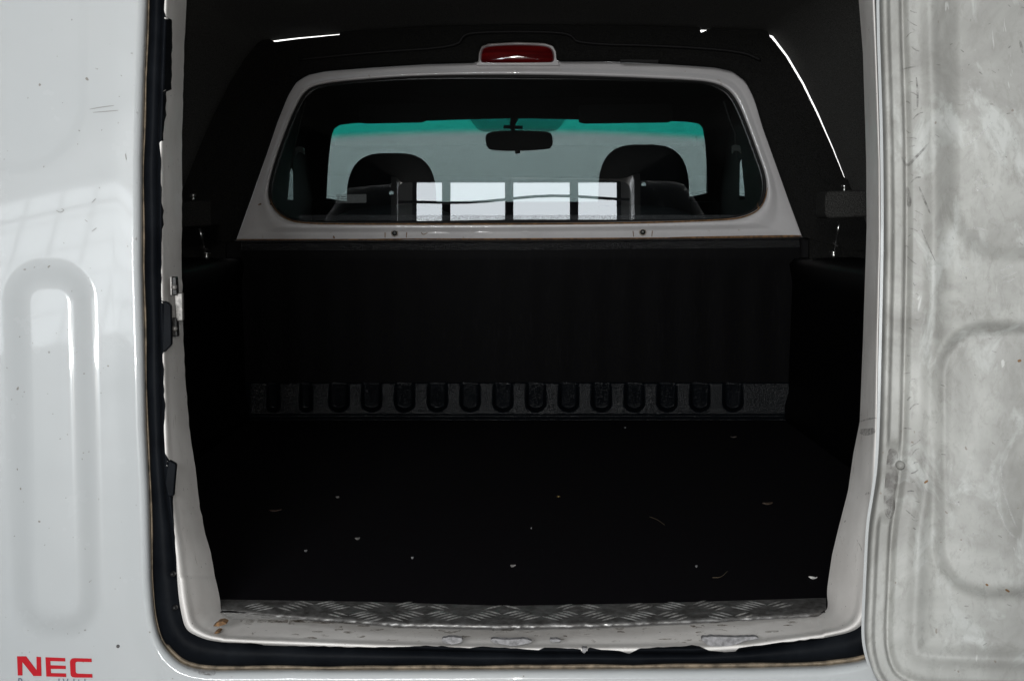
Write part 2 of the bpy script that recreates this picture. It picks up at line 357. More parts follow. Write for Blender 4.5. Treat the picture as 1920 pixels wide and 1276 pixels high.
def h_panel(px, py):
    sx = px - .026 * (py - 845)
    d = rbox(sx, py, 100, 843, 84, 352, 74)
    h = .016 * sm(6, -50, d)
    d2 = rbox(px, py, -240, -180, 398, 497, 130); h -= .0016 * sm(9, -13, d2)
    return h + .004 * np.sin(px / 260.) * np.cos(py / 420. + .4)
US = np.r_[np.linspace(0, .42, 110), .42 + .58 * np.linspace(0, 1, 20)[1:] ** 1.6]
rows = []
for e, yy in ((0, .016), (1.5, .004), (4, -.006), (8, -.0125), (13, -.016)):       # rolled lip
    rr = []
    for i in range(NL):
        d = OUT[i] - LA[i]; d = d / np.hypot(*d); q = LA[i] + d * e; rr.append(at(q[0], q[1], yy, B))
    rows.append(rr)
for u in US:
    rr = []
    for i in range(NL):
        d = OUT[i] - LA[i]; L = np.hypot(*d); d = d / L; e = 18 + u * (L - 18); q = LA[i] + d * e
        hh = h_panel(q[0], q[1]) if q[0] < 300 else 0.0
        rr.append(at(q[0], q[1], -.018 - hh * sm(0, 60, e), B))
    rows.append(rr)
panel = grid('rear_panel', rows, PAINT, T, closed=True)
panel['label'] = 'glossy white outer panel with tall raised pressing'
# sealant bead around the panel edge, rubber seal, jamb
def band(name, l0, l1, prof, mat, parent, n=6):
    rows = []
    for s in np.linspace(0, 1, n):
        y = prof(s); rows.append([at(*(l0[i] * (1 - s) + l1[i] * s), y, B) for i in range(NL)])
    return grid(name, rows, mat, parent, closed=True, flip=True)
inw = np.array([(LB[i] - LA[i]) / np.hypot(*(LB[i] - LA[i])) for i in range(NL)])
wid = np.array([2.2 + (4.6 if 318 < i < 700 else 0) + 1.6 * math.sin(i * .11) * math.sin(i * .037) for i in range(NL)])[:, None]
band('sealant_bead', LA - inw * .6, LA + inw * (wid + 2), lambda s: .012 - .007 * math.sin(math.pi * s) + .004 * s, SEALANT, panel)
seal = band('door_seal', LA + inw * wid, LBs + inw * 2, lambda s: .014 - .012 * math.sin(math.pi * min(1, s * 1.05)) ** .6, SEAL, T, 9)
def jprof(s, lip=1.0):
    return .0105 - .016 * lip * math.sin(math.pi * min(1, s / .30)) * (1 if s < .30 else 0) + .125 * max(0., (s - .10) / .90) ** 1.25
LIP = np.array([float(sm(300, 350, i) * sm(700, 650, i)) * .7 + .3 for i in range(NL)])
rows = []
for s in np.linspace(0, 1, 22): rows.append([at(*(LBs[i] * (1 - s) + LC[i] * s), jprof(s, LIP[i]), B) for i in range(NL)])
jamb = grid('door_jamb', rows, JAMB, T, closed=True, flip=True)
rows = []
for k in range(8):
    r = []
    for i in range(NL):
        q = LBs[i] + (LB[i] - LBs[i]) * k / 7; s = np.hypot(*(q - LBs[i])) / np.hypot(*(LC[i] - LBs[i])); r.append(at(*q, jprof(float(s), LIP[i]) - .0012, B))
    rows.append(r)
edge_strip = grid('ragged_edge', rows, SEAL, seal, closed=True, flip=True)
jamb['label'] = 'beige painted door frame with ragged black edge and chipped sill'
band('jamb_return', LC, LC + inw * -14, lambda s: .1355 + .05 * s, JAMB, jamb, 3)
# paint chips on the sill lip
def blob(pts, it=1): return chaikin(pts, it, True)
for poly in ([(826, 1197), (842, 1193), (866, 1195), (868, 1203), (850, 1208), (832, 1205)],
             [(918, 1196), (950, 1199), (985, 1196), (1000, 1202), (985, 1207), (960, 1211), (940, 1206), (925, 1204)],
             [(1030, 1197), (1052, 1198), (1050, 1203), (1034, 1203)],
             [(1312, 1195), (1335, 1192), (1375, 1194), (1420, 1192), (1424, 1197), (1390, 1201), (1382, 1208), (1340, 1212), (1322, 1206)],
             [(1090, 1214), (1103, 1213), (1098, 1224), (1092, 1223)]):
    q = np.array(blob(poly, 2)) + rng.normal(0, .5, (len(blob(poly, 2)), 2))
    prism('paint_chip', [at(x, y, -.0075, B) for x, y in q], (0, .012, 0), CHIP, jamb)
# rust spots on the jamb corner
for x, y, r in ((412, 1169, 9), (407, 1185, 4), (1632, 1172, 4)):
    q = [(x + r * 1.2 * math.cos(a) * (1 + .3 * math.sin(3 * a)), y + r * .45 * math.sin(a) - .25 * r * math.cos(a)) for a in np.linspace(0, 2 * math.pi, 14, False)]
    if x < 1000: prism('rust_spot', [at(a, b, .022, B) for a, b in q], (0, .02, 0), RUST, jamb)
# rivets in the black seal
for x, y in ((323, 1076), (327, 1139)):
    c = at(x, y, -.002, B); tube('rivet', [c + (0, .006, 0), c + (0, -.001, 0), c + (0, -.003, 0)], [.004, .0035, .0015], DARKSTEEL, seal)
# latch striker on the left jamb
st = prism('latch_striker', [at(x, y, .035, B) for x, y in ((326, 549), (342, 549), (343, 602), (329, 602))], (0, .012, 0), DULL, T, .002)
for y0, y1, xa in ((519, 553, 320), (596, 631, 321)):
    pl = prism('striker_plate', [at(x, y, .028, B) for x, y in ((xa + 2, y0), (xa + 10, y0), (xa + 12, y1), (xa + 2, y1))], (0, .016, 0), DARKSTEEL, st, .0015)
    prism('plate_edge', [at(x, y, .024, B) for x, y in ((xa - 1, y0), (xa + 1.5, y0), (xa + 2, y1), (xa, y1))], (0, .018, 0), DULL, st)
    c = at(xa + 7, (y0 + y1) / 2 + 2, .026, B); tube('bolt', [c + (0, .004, 0), c + (0, -.004, 0), c + (0, -.006, 0)], [.004, .004, .002], DULL, st)
lump = prism('seal_flap', [at(x, y, -.004, B) for x, y in ((306, 564), (314, 567), (320, 573), (321, 646), (308, 660), (304, 660))], (0, .012, 0), SEAL, seal, .002)
prism('seal_flap', [at(x, y, -.004, B) for x, y in ((309, 905), (312, 880), (316, 862), (330, 870), (327, 905), (325, 930), (314, 930))], (0, .012, 0), SEAL, seal, .002)
# lettering on the outer panel
def zt(pts): return [(x / 6.857, 1180 + y / 6.857) for x, y in pts]
letters = [zt([(218, 340), (335, 340), (470, 520), (468, 345), (525, 350), (532, 592), (430, 592), (285, 410), (287, 585), (228, 585)]),
           zt([(583, 352), (835, 362), (838, 405), (645, 400), (648, 455), (842, 462), (845, 502), (650, 500), (655, 555), (848, 560), (850, 605), (595, 598)]),
           zt([(1175, 370), (960, 363), (925, 368), (905, 385), (898, 410), (905, 560), (912, 590), (930, 606), (965, 612), (1187, 613), (1185, 568), (1000, 562), (980, 556), (972, 540), (968, 435), (974, 416), (992, 408), (1178, 414)])]
def on_panel(x, y, off=.0015): return at(x, y, -.018 - float(h_panel(x, y)) - off, B)
for pts in letters: prism('letter', [on_panel(x, y) for x, y in pts], (0, .0012, 0), RED, panel, label='red letter on glossy white panel')
cu = bpy.data.curves.new('small_text', 'FONT'); cu.body = 'Pre-owned Vehicles'; cu.size = 1; cu.extrude = .004; cu.offset = .012
to = bpy.data.objects.new('small_text', cu); COL.objects.link(to)
me = bpy.data.meshes.new_from_object(to); bpy.data.objects.remove(to); bpy.data.curves.remove(cu)
co = np.array([v.co[:] for v in me.vertices]); x0, x1 = co[:, 0].min(), co[:, 0].max()
for v in me.vertices:
    px = 34 + (v.co.x - x0) / (x1 - x0) * 142; py = 1286 + .012 * (px - 34) - v.co.y * 23; q = on_panel(px, py, .001 + v.co.z * .05); v.co = q
sl = bpy.data.objects.new('slogan', me); COL.objects.link(sl); me.materials.append(BLUEGREY); sl.parent = panel; sl['label'] = 'small slate lettering under red letters'
# scratches, chips and dirt spots on the outer panel
def stroke(name, pts, wpx, fn, mat, parent):
    """thin tapered mark lying on a surface"""
    p = chaikin(pts, 2); d = np.gradient(p, axis=0); nrm = np.c_[-d[:, 1], d[:, 0]] / np.maximum(np.hypot(d[:, 0], d[:, 1]), 1e-6)[:, None]
    tp = np.sin(np.pi * np.linspace(.04, .96, len(p)))[:, None] ** .6 * wpx / 2
    return [fn(*q) for q in p + nrm * tp], [fn(*q) for q in p - nrm * tp]
def strokes(name, lst, fn, mat, parent, label=None):
    V, Fc = [], []
    for pts, wpx in lst:
        a, b = stroke(name, pts, wpx, fn, mat, parent); o = len(V); n = len(a); V += a + b
        Fc += [(o + i, o + i + 1, o + n + i + 1, o + n + i) for i in range(n - 1)]
    o = mesh(name, V, Fc, mat, parent, label=label); o['kind'] = 'stuff'; return o
scr = [([(168, 205), (190, 201), (214, 198)], 2), ([(174, 211), (200, 209), (222, 207)], 2), ([(235, 288), (237, 300)], 2.4), ([(105, 394), (113, 399), (121, 394), (115, 391)], 2), ([(172, 380), (180, 372)], 1.8),
       ([(147, 244), (150, 246)], 2.5), ([(255, 445), (254, 450)], 2), ([(245, 100), (249, 100)], 1.8), ([(172, 434), (181, 427)], 1.6), ([(92, 658), (92, 662)], 4), ([(159, 1179), (160, 1182)], 4)]
scr += [([(x, y), (x + rng.uniform(-2, 2), y + rng.uniform(1, 3))], rng.uniform(1.2, 2.4)) for x, y in zip(rng.uniform(5, 265, 46), rng.uniform(20, 1230, 46))]
strokes('scratch', scr, lambda x, y: on_panel(x, y, .0006), flat('scratch_grey', (.27, .27, .26), .6), panel)
c = on_panel(221, 1211, .001); tube('stone_chip', [c + (0, .002, 0), c + (0, -.001, 0), c + (0, -.002, 0)], [.0028, .002, .001], SCUFF, panel)

# ---- tread plate on the sill --------------------------------------------------------
pt = [(414, 1123), (678, 1127), (949, 1135), (1220, 1130), (1450, 1123), (1547, 1120)]; pb = [(414, 1143), (430, 1143), (543, 1153), (746, 1168), (949, 1172), (1152, 1168), (1355, 1159), (1491, 1152), (1536, 1149), (1549, 1141)]
xs = np.linspace(413, 1549, 160); R = []
yt = ip(pt, 'x', xs); yb = ip(pb, 'x', xs) + rng.normal(0, .35, 160)
zt_, zb_ = .004, -.001
far = [on_z(x, y, zt_) for x, y in zip(xs, yt)]; near = [on_z(x, y, zb_) for x, y in zip(xs, yb)]
for s in np.linspace(0, 1, 8): R.append([a * (1 - s) + b * s - np.array([0, 0, .004 * max(0, s - .8) * 5]) for a, b in zip(far, near)])
R.append([p + (0, .001, -.004) for p in near])
plate = grid('tread_plate', R, PLATE, T, flip=True); plate['label'] = 'worn chequered aluminium plate along the sill'
nb = 0
def pl_at(x, s):
    i = np.interp(x, xs, np.arange(160)); k = int(min(158, i)); f = i - k
    a = far[k] * (1 - f) + far[k + 1] * f; b = near[k] * (1 - f) + near[k + 1] * f; return a * (1 - s) + b * s
def tread(c, ang):
    """one raised bar of the plate"""
    dx, dy = math.cos(ang), math.sin(ang); L, W_ = .0190, .0021; out = []
    for sx, sy in ((-1, 0), (-.6, -.8), (0, -1), (.6, -.8), (1, 0), (.6, .8), (0, 1), (-.6, .8)):
        u, v = sx * L, sy * W_; out.append(c + np.array([u * dx - v * dy, u * dy + v * dx, .0]))
    top = [c + (p - c) * .5 + np.array([0, 0, .0016]) for p in out]
    return out + top
V, Fc = [], []
fa, na = np.array(far), np.array(near)
for gx in range(-8, 9):
    for gy in range(-1, 4):
        ang0 = math.radians(45 if (gx + gy) % 2 else -45); cx, cy = .0145 + gx * .057, .03 + gy * .057
        for k in range(-2, 3):
            c = np.array([cx - math.sin(ang0) * k * .0105, cy + math.cos(ang0) * k * .0105, 0.])
            yf, yn = np.interp(c[0], fa[:, 0], fa[:, 1]), np.interp(c[0], na[:, 0], na[:, 1])
            if not (yn + .008 < c[1] < yf - .006) or abs(c[0] - .01) > .405: continue
            c[2] = .0038 + (-.004) * 0 - .0045 * (yf - c[1]) / (yf - yn) - .004 * max(0, (yf - c[1]) / (yf - yn) - .8) * 5 + .0004
            o = len(V); V += tread(c, ang0 + rng.normal(0, .03)); n = 8
            Fc += [(o + i, o + (i + 1) % n, o + n + (i + 1) % n, o + n + i) for i in range(n)] + [tuple(range(o + n, o + 2 * n))]
tr = mesh('tread_pattern', V, Fc, flat('worn_aluminium', (.55, .545, .53), .36, metal=.85, grain=.3), plate); tr['kind'] = 'stuff'

# ---- load bay ----------------------------------------------------------------------
FL = -.003
bay = mesh('bed_floor', [(-.78, .125, FL), (.81, .125, FL), (.81, 2.52, FL), (-.78, 2.52, FL)], [(0, 1, 2, 3)], FLOORM, T)
bay['label'] = 'black rubber load floor with specks of dirt'
c = on_z(1047, 931, FL); tube('floor_screw', [c, c + (0, 0, .002), c + (0, 0, .003)], [.005, .0045, .002], flat('brass', (.45, .33, .14), .35, metal=1), bay)
YB = 2.49
xs = np.arange(452, 1500, 2.2); tops = [452, 455, 459, 463]
rows = []
for y, dy in ((449, .06), (451, .012), (454, 0), (458, -.002), (463, -.001), (470, -.004)): rows.append([at(x, y - 5.5 * max(0., (x - 970) / 530) - 1, YB - .012 + dy) for x in xs])
ledge = rows; rows = [ledge[-1]]
for y in np.linspace(480, 716, 26): rows.append([at(x, y, YB - .018 + (y - 480) / 236 * .030 + .0007 * math.sin((x - 820) / 61.6 * 2 * math.pi) * float(sm(470, 540, y))) for x in xs])
upper = rows; rows = [upper[-1]]
gro = 820 + 61.6 * np.arange(-5, 10)
for y in np.linspace(718, 787, 34):
    v = (y - 718) / 69; r = []
    for x in xs:
        g = 0
        dgr = min(abs(x - k) for k in gro); hw = 15 if 600 < x < 1410 else 8
        g = float(sm(hw + 5, hw - 2, dgr)) * float(sm(.80, .66, v + (dgr / 15) ** 2 * .10))
        yy = YB + .006 - .0125 * v + g * (.004 + .030 * v) + .004 * float(sm(.84, .88, v)) * (1 if v < .94 else 0) - .004 * float(sm(.9, .97, v))
        if x < 470 or x > 1480: yy += .0005 * min(abs(x - 470), abs(x - 1480))
        r.append(at(x, y, yy))
    rows.append(r)
bulk = grid('bed_front_wall', upper, LINER_S, T, flip=True); bulk['label'] = 'matt black front wall of the load bed'
lg = NT('glossy_ledge'); lg.out((.003, .003, .0035), .22, lg.bump(lg.noise(260, 2, .7), .9, .003), spec=.2)
grid('top_ledge', ledge, lg.m, bulk, flip=True)
kick = grid('kick_band', rows, LINER, bulk, flip=True); kick['label'] = 'ribbed glossy black plastic kick band'
def side(s):
    x = .0145 + s * .785; P = []
    for z, dx in ((FL - .02, -.0), (.04, .0), (.08, .012), (.40, .016), (.455, .006), (.47, .02), (.475, .19)):
        P.append([(x + s * dx, y, z) for y in np.linspace(.12, 2.55, 60)])
    return grid('bed_side_wall', P, LINER_S, T, flip=s < 0)
side(-1); side(1)
for s_ in (-1, 1): box('rail_gap_filler', (.0145 + s_ * .97 - .122, 2.468, .30), (.0145 + s_ * .97 + .125, 2.49, .575), CARPET_D, T)  # added filler boxes closing light leaks beside the bed rails
box('cab_gap_filler', (-.98, 2.56, -.1), (1.0, 2.575, .56), TRIM_MATT, T)  # added dark sheet behind the cab panel, blocking a leak of light
# ---- canopy -----------------------------------------------------------------------
sec_r = [(1640, 480), (1612, 402), (1586, 338), (1562, 277), (1534, 212), (1507, 156), (1477, 105), (1449, 68), (1425, 60), (1330, 57), (1200, 53), (970, 50)]
sec_l = [(800, 54), (637, 64.5), (560, 71), (497, 78.5), (488, 84), (465, 112), (435, 160), (408, 214), (380, 277), (356, 338), (330, 402), (302, 480)]
sec = [at(x, y, 2.50) for x, y in sec_r + sec_l]
P = [[(p[0], y, p[2]) for p in sec] for y in np.linspace(.13, 2.50, 60)]
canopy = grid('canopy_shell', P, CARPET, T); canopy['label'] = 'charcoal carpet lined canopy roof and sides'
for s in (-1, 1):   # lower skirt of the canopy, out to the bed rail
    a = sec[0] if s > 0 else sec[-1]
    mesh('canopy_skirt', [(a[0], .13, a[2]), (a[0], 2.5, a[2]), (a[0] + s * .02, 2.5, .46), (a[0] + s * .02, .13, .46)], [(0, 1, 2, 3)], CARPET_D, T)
# cab back outline and front wall of the canopy
CC = np.array([970., 290.])
cab_out = chaikin([(443, 450), (445, 446), (470, 375), (500, 290), (520, 230), (540, 180), (556, 154), (578, 141), (610, 134), (700, 127), (800, 121), (890, 117), (970, 115), (1050, 115), (1150, 116), (1250, 121), (1340, 127), (1372, 134), (1397, 152), (1414, 185), (1430, 240), (1455, 310), (1480, 380), (1502, 440), (1504, 444), (1400, 446), (970, 449), (540, 451)], 1, True)
cab_in = chaikin([(504, 350), (505, 374), (516, 393), (533, 407), (557, 415), (640, 417), (785, 417), (957, 417), (1200, 414), (1330, 411), (1364, 409), (1393, 404), (1418, 393), (1432, 375), (1436, 354), (1434, 328), (1421, 292), (1403, 242), (1382, 191), (1364, 168), (1335, 155), (1284, 151), (1140, 145), (960, 141), (785, 143), (681, 150), (602, 158), (573, 170), (554, 203), (533, 254), (514, 309)], 2, True)
wall_out = [(280, 470), (305, 400), (330, 335), (355, 275), (385, 212), (412, 156), (445, 100), (480, 70), (497, 70), (500, 81.5), (510, 77.5), (516, 78.8), (560, 73.0), (637, 65.4), (639, 50), (970, 30), (1312, 50), (1314, 61.0), (1340, 62.0), (1342, 50), (1418, 50), (1421, 73), (1426, 73), (1428, 52), (1436, 52), (1444, 69.5), (1452.5, 78.5), (1474.8, 108), (1504.3, 158), (1532, 214.2), (1560.4, 277.6), (1585, 338), (1590, 337), (1612, 395), (1660, 470)]
ang = np.unique(np.r_[np.linspace(-math.pi, math.pi, 500), np.arctan2(cab_out[:, 1] - CC[1], cab_out[:, 0] - CC[0]), [math.atan2(y - CC[1], x - CC[0]) for x, y in wall_out]])[:-1]
cab_bump = [(443, 450), (470, 375), (500, 290), (520, 230), (540, 180), (556, 154), (578, 141), (610, 134), (700, 127), (800, 121), (888, 118.5), (897, 115), (898, 98), (903, 87), (917, 82), (970, 79), (1021, 81), (1036, 86), (1042, 97), (1043, 112), (1050, 116), (1150, 116), (1250, 121), (1340, 127), (1372, 134), (1397, 152), (1414, 185), (1430, 240), (1455, 310), (1480, 380), (1504, 444), (970, 449)]
RH = radial(cab_bump, CC, ang)
RO, RI, RW = radial(cab_out, CC, ang), radial(cab_in, CC, ang), radial(wall_out, CC, ang)
BC = .078                                     # lean of the cab's rear window
ZC = at(970, 449, 2.5)[2]
def on_cab(x, y, off=0.): return at(x, y, 2.50 - BC * ZC + off, BC)
nW = len(ang)
rows = []
for s, off in ((0, .02), (.02, -.004), (.06, -.012), (.3, -.016), (.55, -.012), (.8, -.010), (1, -.006)):
    rows.append([at(*(RH[i] * (1 - s) + RW[i] * s), 2.462 + off + (.018 if .3 < s < .6 else 0) * (1 if RO[i, 1] < 200 else 0)) for i in range(nW)])
keep = [i for i in range(nW) if not (RO[i, 1] > 441 and 450 < RO[i, 0] < 1500)]
V = [p for r in rows for p in r]; ks = set(keep); Fc = []
for a in range(len(rows) - 1):
    for j in range(nW):
        k = (j + 1) % nW
        if j in ks and k in ks: Fc.append((a * nW + j, a * nW + k, (a + 1) * nW + k, (a + 1) * nW + j))
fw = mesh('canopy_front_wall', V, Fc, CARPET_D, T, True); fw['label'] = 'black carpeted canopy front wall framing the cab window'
# moulded trim ledge above the cab window
led = chaikin([(560, 112), (700, 98), (858, 88), (868, 66), (890, 61), (970, 59), (1050, 61), (1072, 66), (1082, 82), (1250, 86), (1390, 96), (1425, 112)], 2)
tube('roof_ledge', [at(x, y, 2.44) for x, y in led], .0045, TRIM, fw, 8)
prism('ledge_clip', [at(x, y, 2.43) for x, y in ((1163, 111), (1235, 112), (1235, 117), (1163, 116))], (0, .02, 0), TRIM, fw, .001)
# clamps that hold the canopy to the bed rail
BLOCK_LIT = m_carpet('lit_block_carpet', .028)  # lighter carpet copy painting the right block as lit; left stays dark
def clamp(sgn, blk, bolt, rod, end, Y, is_lit):
    x0, x1, y0, y1 = blk
    root = prism('clamp_bracket', [at(x, y, Y) for x, y in ((x0 + 6, y0), (x1, y0 - 2), (x1, y1 - 3), (x0 + 4, y1), (x0, y1 - 10), (x0, y0 + 8))], (0, .10, 0), BLOCK_LIT if is_lit else CARPET_D, T, .006, 3)
    root['label'] = 'carpet wrapped canopy clamp block with zinc bolt'
    c = at(*bolt, Y + .02); tube('bolt', [c - (0, 0, .012), c - (0, 0, .001)], .0028, STEEL, root); tube('bolt_head', [c - (0, 0, .002), c + (0, 0, .003), c + (0, 0, .0055)], [.006, .006, .003], STEEL, root)
    a, b = at(*rod[0], Y + .02), at(*rod[1], Y + .02); tube('threaded_rod', [a, b], .0028, STEEL, root)
    m = at(*end, Y + .02); tube('threaded_rod', [b, m], .0019, DARKSTEEL, root)
    tube('hook', [b * .6 + m * .4 + (-.006, 0, 0), b * .5 + m * .5 + (.003, 0, -.004), b * .4 + m * .6 + (.006, 0, .002)], .003, TRIM, root)
    tube('nut', [m + (0, 0, .006), m - (0, 0, .006)], .0055, STEEL, root, 6); tube('washer', [m + (0, 0, .0075), m + (0, 0, .006)], .008, STEEL, root, 12)
clamp(1, (1547, 1640, 358, 409), (1583, 350), ((1574, 416), (1570, 438)), (1563, 478), .95, True)
clamp(-1, (330, 396, 376, 426), (362, 367), ((374, 428), (379, 448)), (387, 481), .95, False)
# ---- cab ---------------------------------------------------------------------------
rows = []
for s, off in ((-.06, .03), (-.01, .006), (.0, .0), (.03, -.003), (.40, -.004), (.52, -.008), (.64, -.017), (.78, -.021), (.88, -.018), (.95, -.008), (1.0, .006), (1.02, .02)):
    rows.append([on_cab(*(RO[i] * (1 - s) + RI[i] * s), off) for i in range(nW)])
cabp = grid('cab_back_panel', rows, CABP, T, closed=True); cabp['label'] = 'white cab back panel round the rear window, rusty along its lower edge'
rows = []
for s, off in ((-2.2, -.003), (1, -.012), (4, -.008), (5.5, .008)):
    q = []
    for i in range(nW):
        d = CC - RI[i]; d = d / np.hypot(*d); q.append(on_cab(*(RI[i] + d * s), off))
    rows.append(q)
grid('window_gasket', rows, TRIM, cabp, closed=True)
# rust lip under the glass and along the bottom edge
strokes('rust_line', [([(506, 372), (516, 394), (534, 409), (560, 418), (640, 420), (785, 420), (957, 420), (1200, 418), (1364, 412), (1395, 407), (1420, 396), (1434, 377), (1439, 352)], 3.2)], lambda x, y: on_cab(x, y, -.0225), RUST, cabp)
strokes('rust_stain', [([(444, 449), (600, 449.6), (760, 448.5)], 3), ([(700, 448), (970, 448), (1300, 445.5)], 2.5), ([(1250, 446), (1400, 444), (1503, 442)], 4.5), ([(484, 384), (500, 379), (509, 384)], 3.5),
                       ([(1420, 380), (1426, 410), (1418, 425)], 2.5), ([(722, 424), (722, 446)], 2), ([(1186, 424), (1188, 444)], 1.6), ([(1224, 424), (1222, 444)], 1.6), ([(763, 424), (762, 446)], 1.6), ([(788, 430), (792, 441), (802, 436)], 1.5), ([(625, 442), (627, 447)], 3)],
        lambda x, y: on_cab(x, y, -.0055 - .0065 * (y < 412)), RUST, cabp)
for x, y in ((740, 437), (1205, 435)):
    c = on_cab(x, y, -.006); r_ = tube('rivet_ring', [c + (0, .004, 0), c - (0, .002, 0)], .011, flat('rusty_paint', (.40, .36, .31), .6, grain=.3), cabp, 16)
    tube('bolt', [c - (0, .001, 0), c - (0, .004, 0), c - (0, .005, 0)], [.008, .0075, .004], DARKSTEEL, cabp, 12); tube('bolt_tip', [c - (0, .003, 0), c - (0, .0062, 0)], .0035, STEEL, cabp)
# dents in the flange under the window
for x, y, rx, ry in ((905, 434, 22, 7), (820, 436, 26, 6), (985, 432, 16, 6), (872, 430, 16, 5)):
    g = []
    for r in np.linspace(1, .05, 7): g.append([on_cab(x + rx * r * math.cos(a), y + ry * r * math.sin(a), -.0035 - .0035 * (1 - r * r)) for a in np.linspace(0, 2 * math.pi, 24, False)])
    grid('dent', g, CABP, cabp, closed=True)
# high brake lamp
ho = chaikin([(893, 122), (896, 113), (897, 97), (902, 86), (916, 81), (970, 78), (1022, 80), (1037, 85), (1043, 96), (1044, 112), (1048, 122)], 2)
lamp = prism('brake_lamp', [on_cab(x, y, -.040) for x, y in ho], (0, .05, 0), CABP, T, .0035, 3); lamp['label'] = 'red high level brake lamp in white housing above the rear window'
li = chaikin([(900, 117), (900, 100), (904, 89), (918, 84.5), (970, 82), (1020, 84), (1034, 89), (1040, 99), (1040, 116), (1030, 118.5), (910, 119)], 2, True)
cen = np.array([970., 104.]); rows = []
for s, off in ((1.0, -.038), (.985, -.044), (.95, -.049), (.88, -.053), (.7, -.057), (.45, -.0595), (.2, -.0605), (.02, -.061)): rows.append([on_cab(*(cen + (p - cen) * s), off) for p in li])
grid('red_lens', rows, LENS, lamp, closed=True)
# rear window
GL = m_glass('tinted_rear_glass', (.50, .545, .535), 2.9)
c_ = chaikin(cab_in, 1, True); gl = mesh('rear_window', [on_cab(*(CC + (p - CC) * 1.004), .004) for p in c_], [tuple(range(len(c_)))], GL, T)
gl['label'] = 'tinted cab rear window mirroring bright hall windows'
DUST = NT('dusty_film'); DUST.out((.16, .17, .18), .9); DUST.b.inputs['Alpha'].default_value = .35
DUST.lk(DUST.ramp(DUST.noise(420, 3, .7, (1, 1, 2)), [(.40, 0.0), (.70, .5)]), DUST.b.inputs['Alpha'])
rows = [[on_cab(x, y0 - (2 if k else 0), -.0015) for x in np.linspace(560, 1380, 40)] for k, y0 in ((0, 413), (1, 405))]
grid('dust_line', rows, DUST.m, gl)
STK = NT('clear_sticker'); STK.out((.30, .33, .33), .6); STK.b.inputs['Alpha'].default_value = .30
stk = mesh('sticker', [on_cab(x, y, -.001) for x, y in ((630, 365), (687, 364), (687, 380), (630, 381))], [(0, 1, 2, 3)], STK.m, gl)
SINK = NT('sticker_print'); SINK.out((.03, .035, .035), .7); SINK.b.inputs['Alpha'].default_value = .6
for k in range(3):
    for a, b in ((632, 637), (639, 643), (644, 648)):
        y = 367.5 + k * 4.4; mesh('print_line', [on_cab(x, yy, -.0016) for x, yy in ((a, y), (b, y), (b, y + 2.4), (a, y + 2.4))], [(0, 1, 2, 3)], SINK.m, stk)
# cabin shell
RZ = [1.045, 1.035, .985]; FX = (2.55, 3.0, 3.47)
x0, x1 = .0145 - .745, .0145 + .745
roof = mesh('headliner', [(x, y, z + (.0)) for y, z in zip(FX, RZ) for x in (x0, x1)], [(0, 1, 3, 2), (2, 3, 5, 4)], TRIM_MATT, T)
for s, x in ((-1, x0), (1, x1)):
    ya, yb, za, zb = 3.07, 3.205, .648, .785
    V = [(x, 2.55, -.1), (x, ya, -.1), (x, yb, -.1), (x, 4.15, -.1), (x, 2.55, za), (x, ya, za), (x, yb, za), (x, 4.15, za), (x, 2.55, zb), (x, ya + .1, zb), (x, yb, zb), (x, 4.15, zb), (x, 2.55, 1.05), (x, ya, 1.05), (x, yb, 1.05), (x, 4.15, 1.05)]
    cs = mesh('cab_side', V, [(0, 1, 5, 4), (1, 2, 6, 5), (2, 3, 7, 6), (4, 5, 9, 8), (6, 7, 11, 10), (8, 9, 13, 12), (9, 10, 14, 13), (10, 11, 15, 14)], TRIM_MATT, T)
    mesh('side_window', [(x, ya, za), (x, yb, za), (x, yb, zb), (x, ya + .1, zb)], [(0, 1, 2, 3)], m_glass('side_glass', (.42, .5, .48), 1), cs)
# white outside skin of the cab
box('cab_roof_skin', (x0 - .02, 2.6, 1.052), (x1 + .02, 3.5, 1.062), PAINT, T)
# cab floor and scuttle so that no light comes up
mesh('cab_floor', [(x0, 2.5, -.1), (x1, 2.5, -.1), (x1, 4.2, -.1), (x0, 4.2, -.1)], [(0, 1, 2, 3)], TRIM_MATT, T)
# windscreen
WB = -1.3                                     # rake: bottom lies forward of the top
ws = chaikin([(612, 388), (614, 330), (619, 270), (625, 243), (634, 234), (660, 231), (760, 228), (880, 224), (970, 222), (1060, 224), (1180, 226), (1290, 228), (1312, 231), (1319, 243), (1324, 290), (1328, 388)], 1, True)
def on_ws(x, y, off=0.): return at(x, y, 4.66 + off, WB)
WC = np.array([970., 305.]); an = np.linspace(-math.pi, math.pi, 240, False)
RWs = radial(ws, WC, an); RWo = radial([(500, 560), (500, 150), (1440, 150), (1440, 560)], WC, an)
grid('windscreen_frame', [[on_ws(*RWs[i], .0) for i in range(240)], [on_ws(*(RWs[i] * .97 + RWo[i] * .03), -.012) for i in range(240)], [on_ws(*RWo[i], -.012) for i in range(240)]], TRIM_MATT, T, closed=True)
ztop = on_ws(970, 224)[2]; zb1 = on_ws(970, 256)[2]; zb0 = on_ws(970, 238)[2]
ze = on_ws(1318, 262)[2]; xe = on_ws(1318, 262)[0]
WSG = m_glass('windscreen_glass', (.45, .565, .59), .6, (zb1, zb0, (zb1 + zb0 - 2 * ze) / 2 / xe ** 2 * .8, (.02, .55, .46)))
wsc = mesh('windscreen', [on_ws(*(WC + (p - WC) * 1.01), .004) for p in ws], [tuple(range(len(ws)))], WSG, T); wsc['label'] = 'windscreen with green sun strip along its top'
FRIT = NT('dotted_frit'); FRIT.out((.0, .02, .015), .8); FRIT.b.inputs['Alpha'].default_value = .62
fr = chaikin([(880, 221), (889, 236), (900, 246), (930, 249), (1000, 249), (1040, 247), (1053, 236), (1062, 221)], 2)
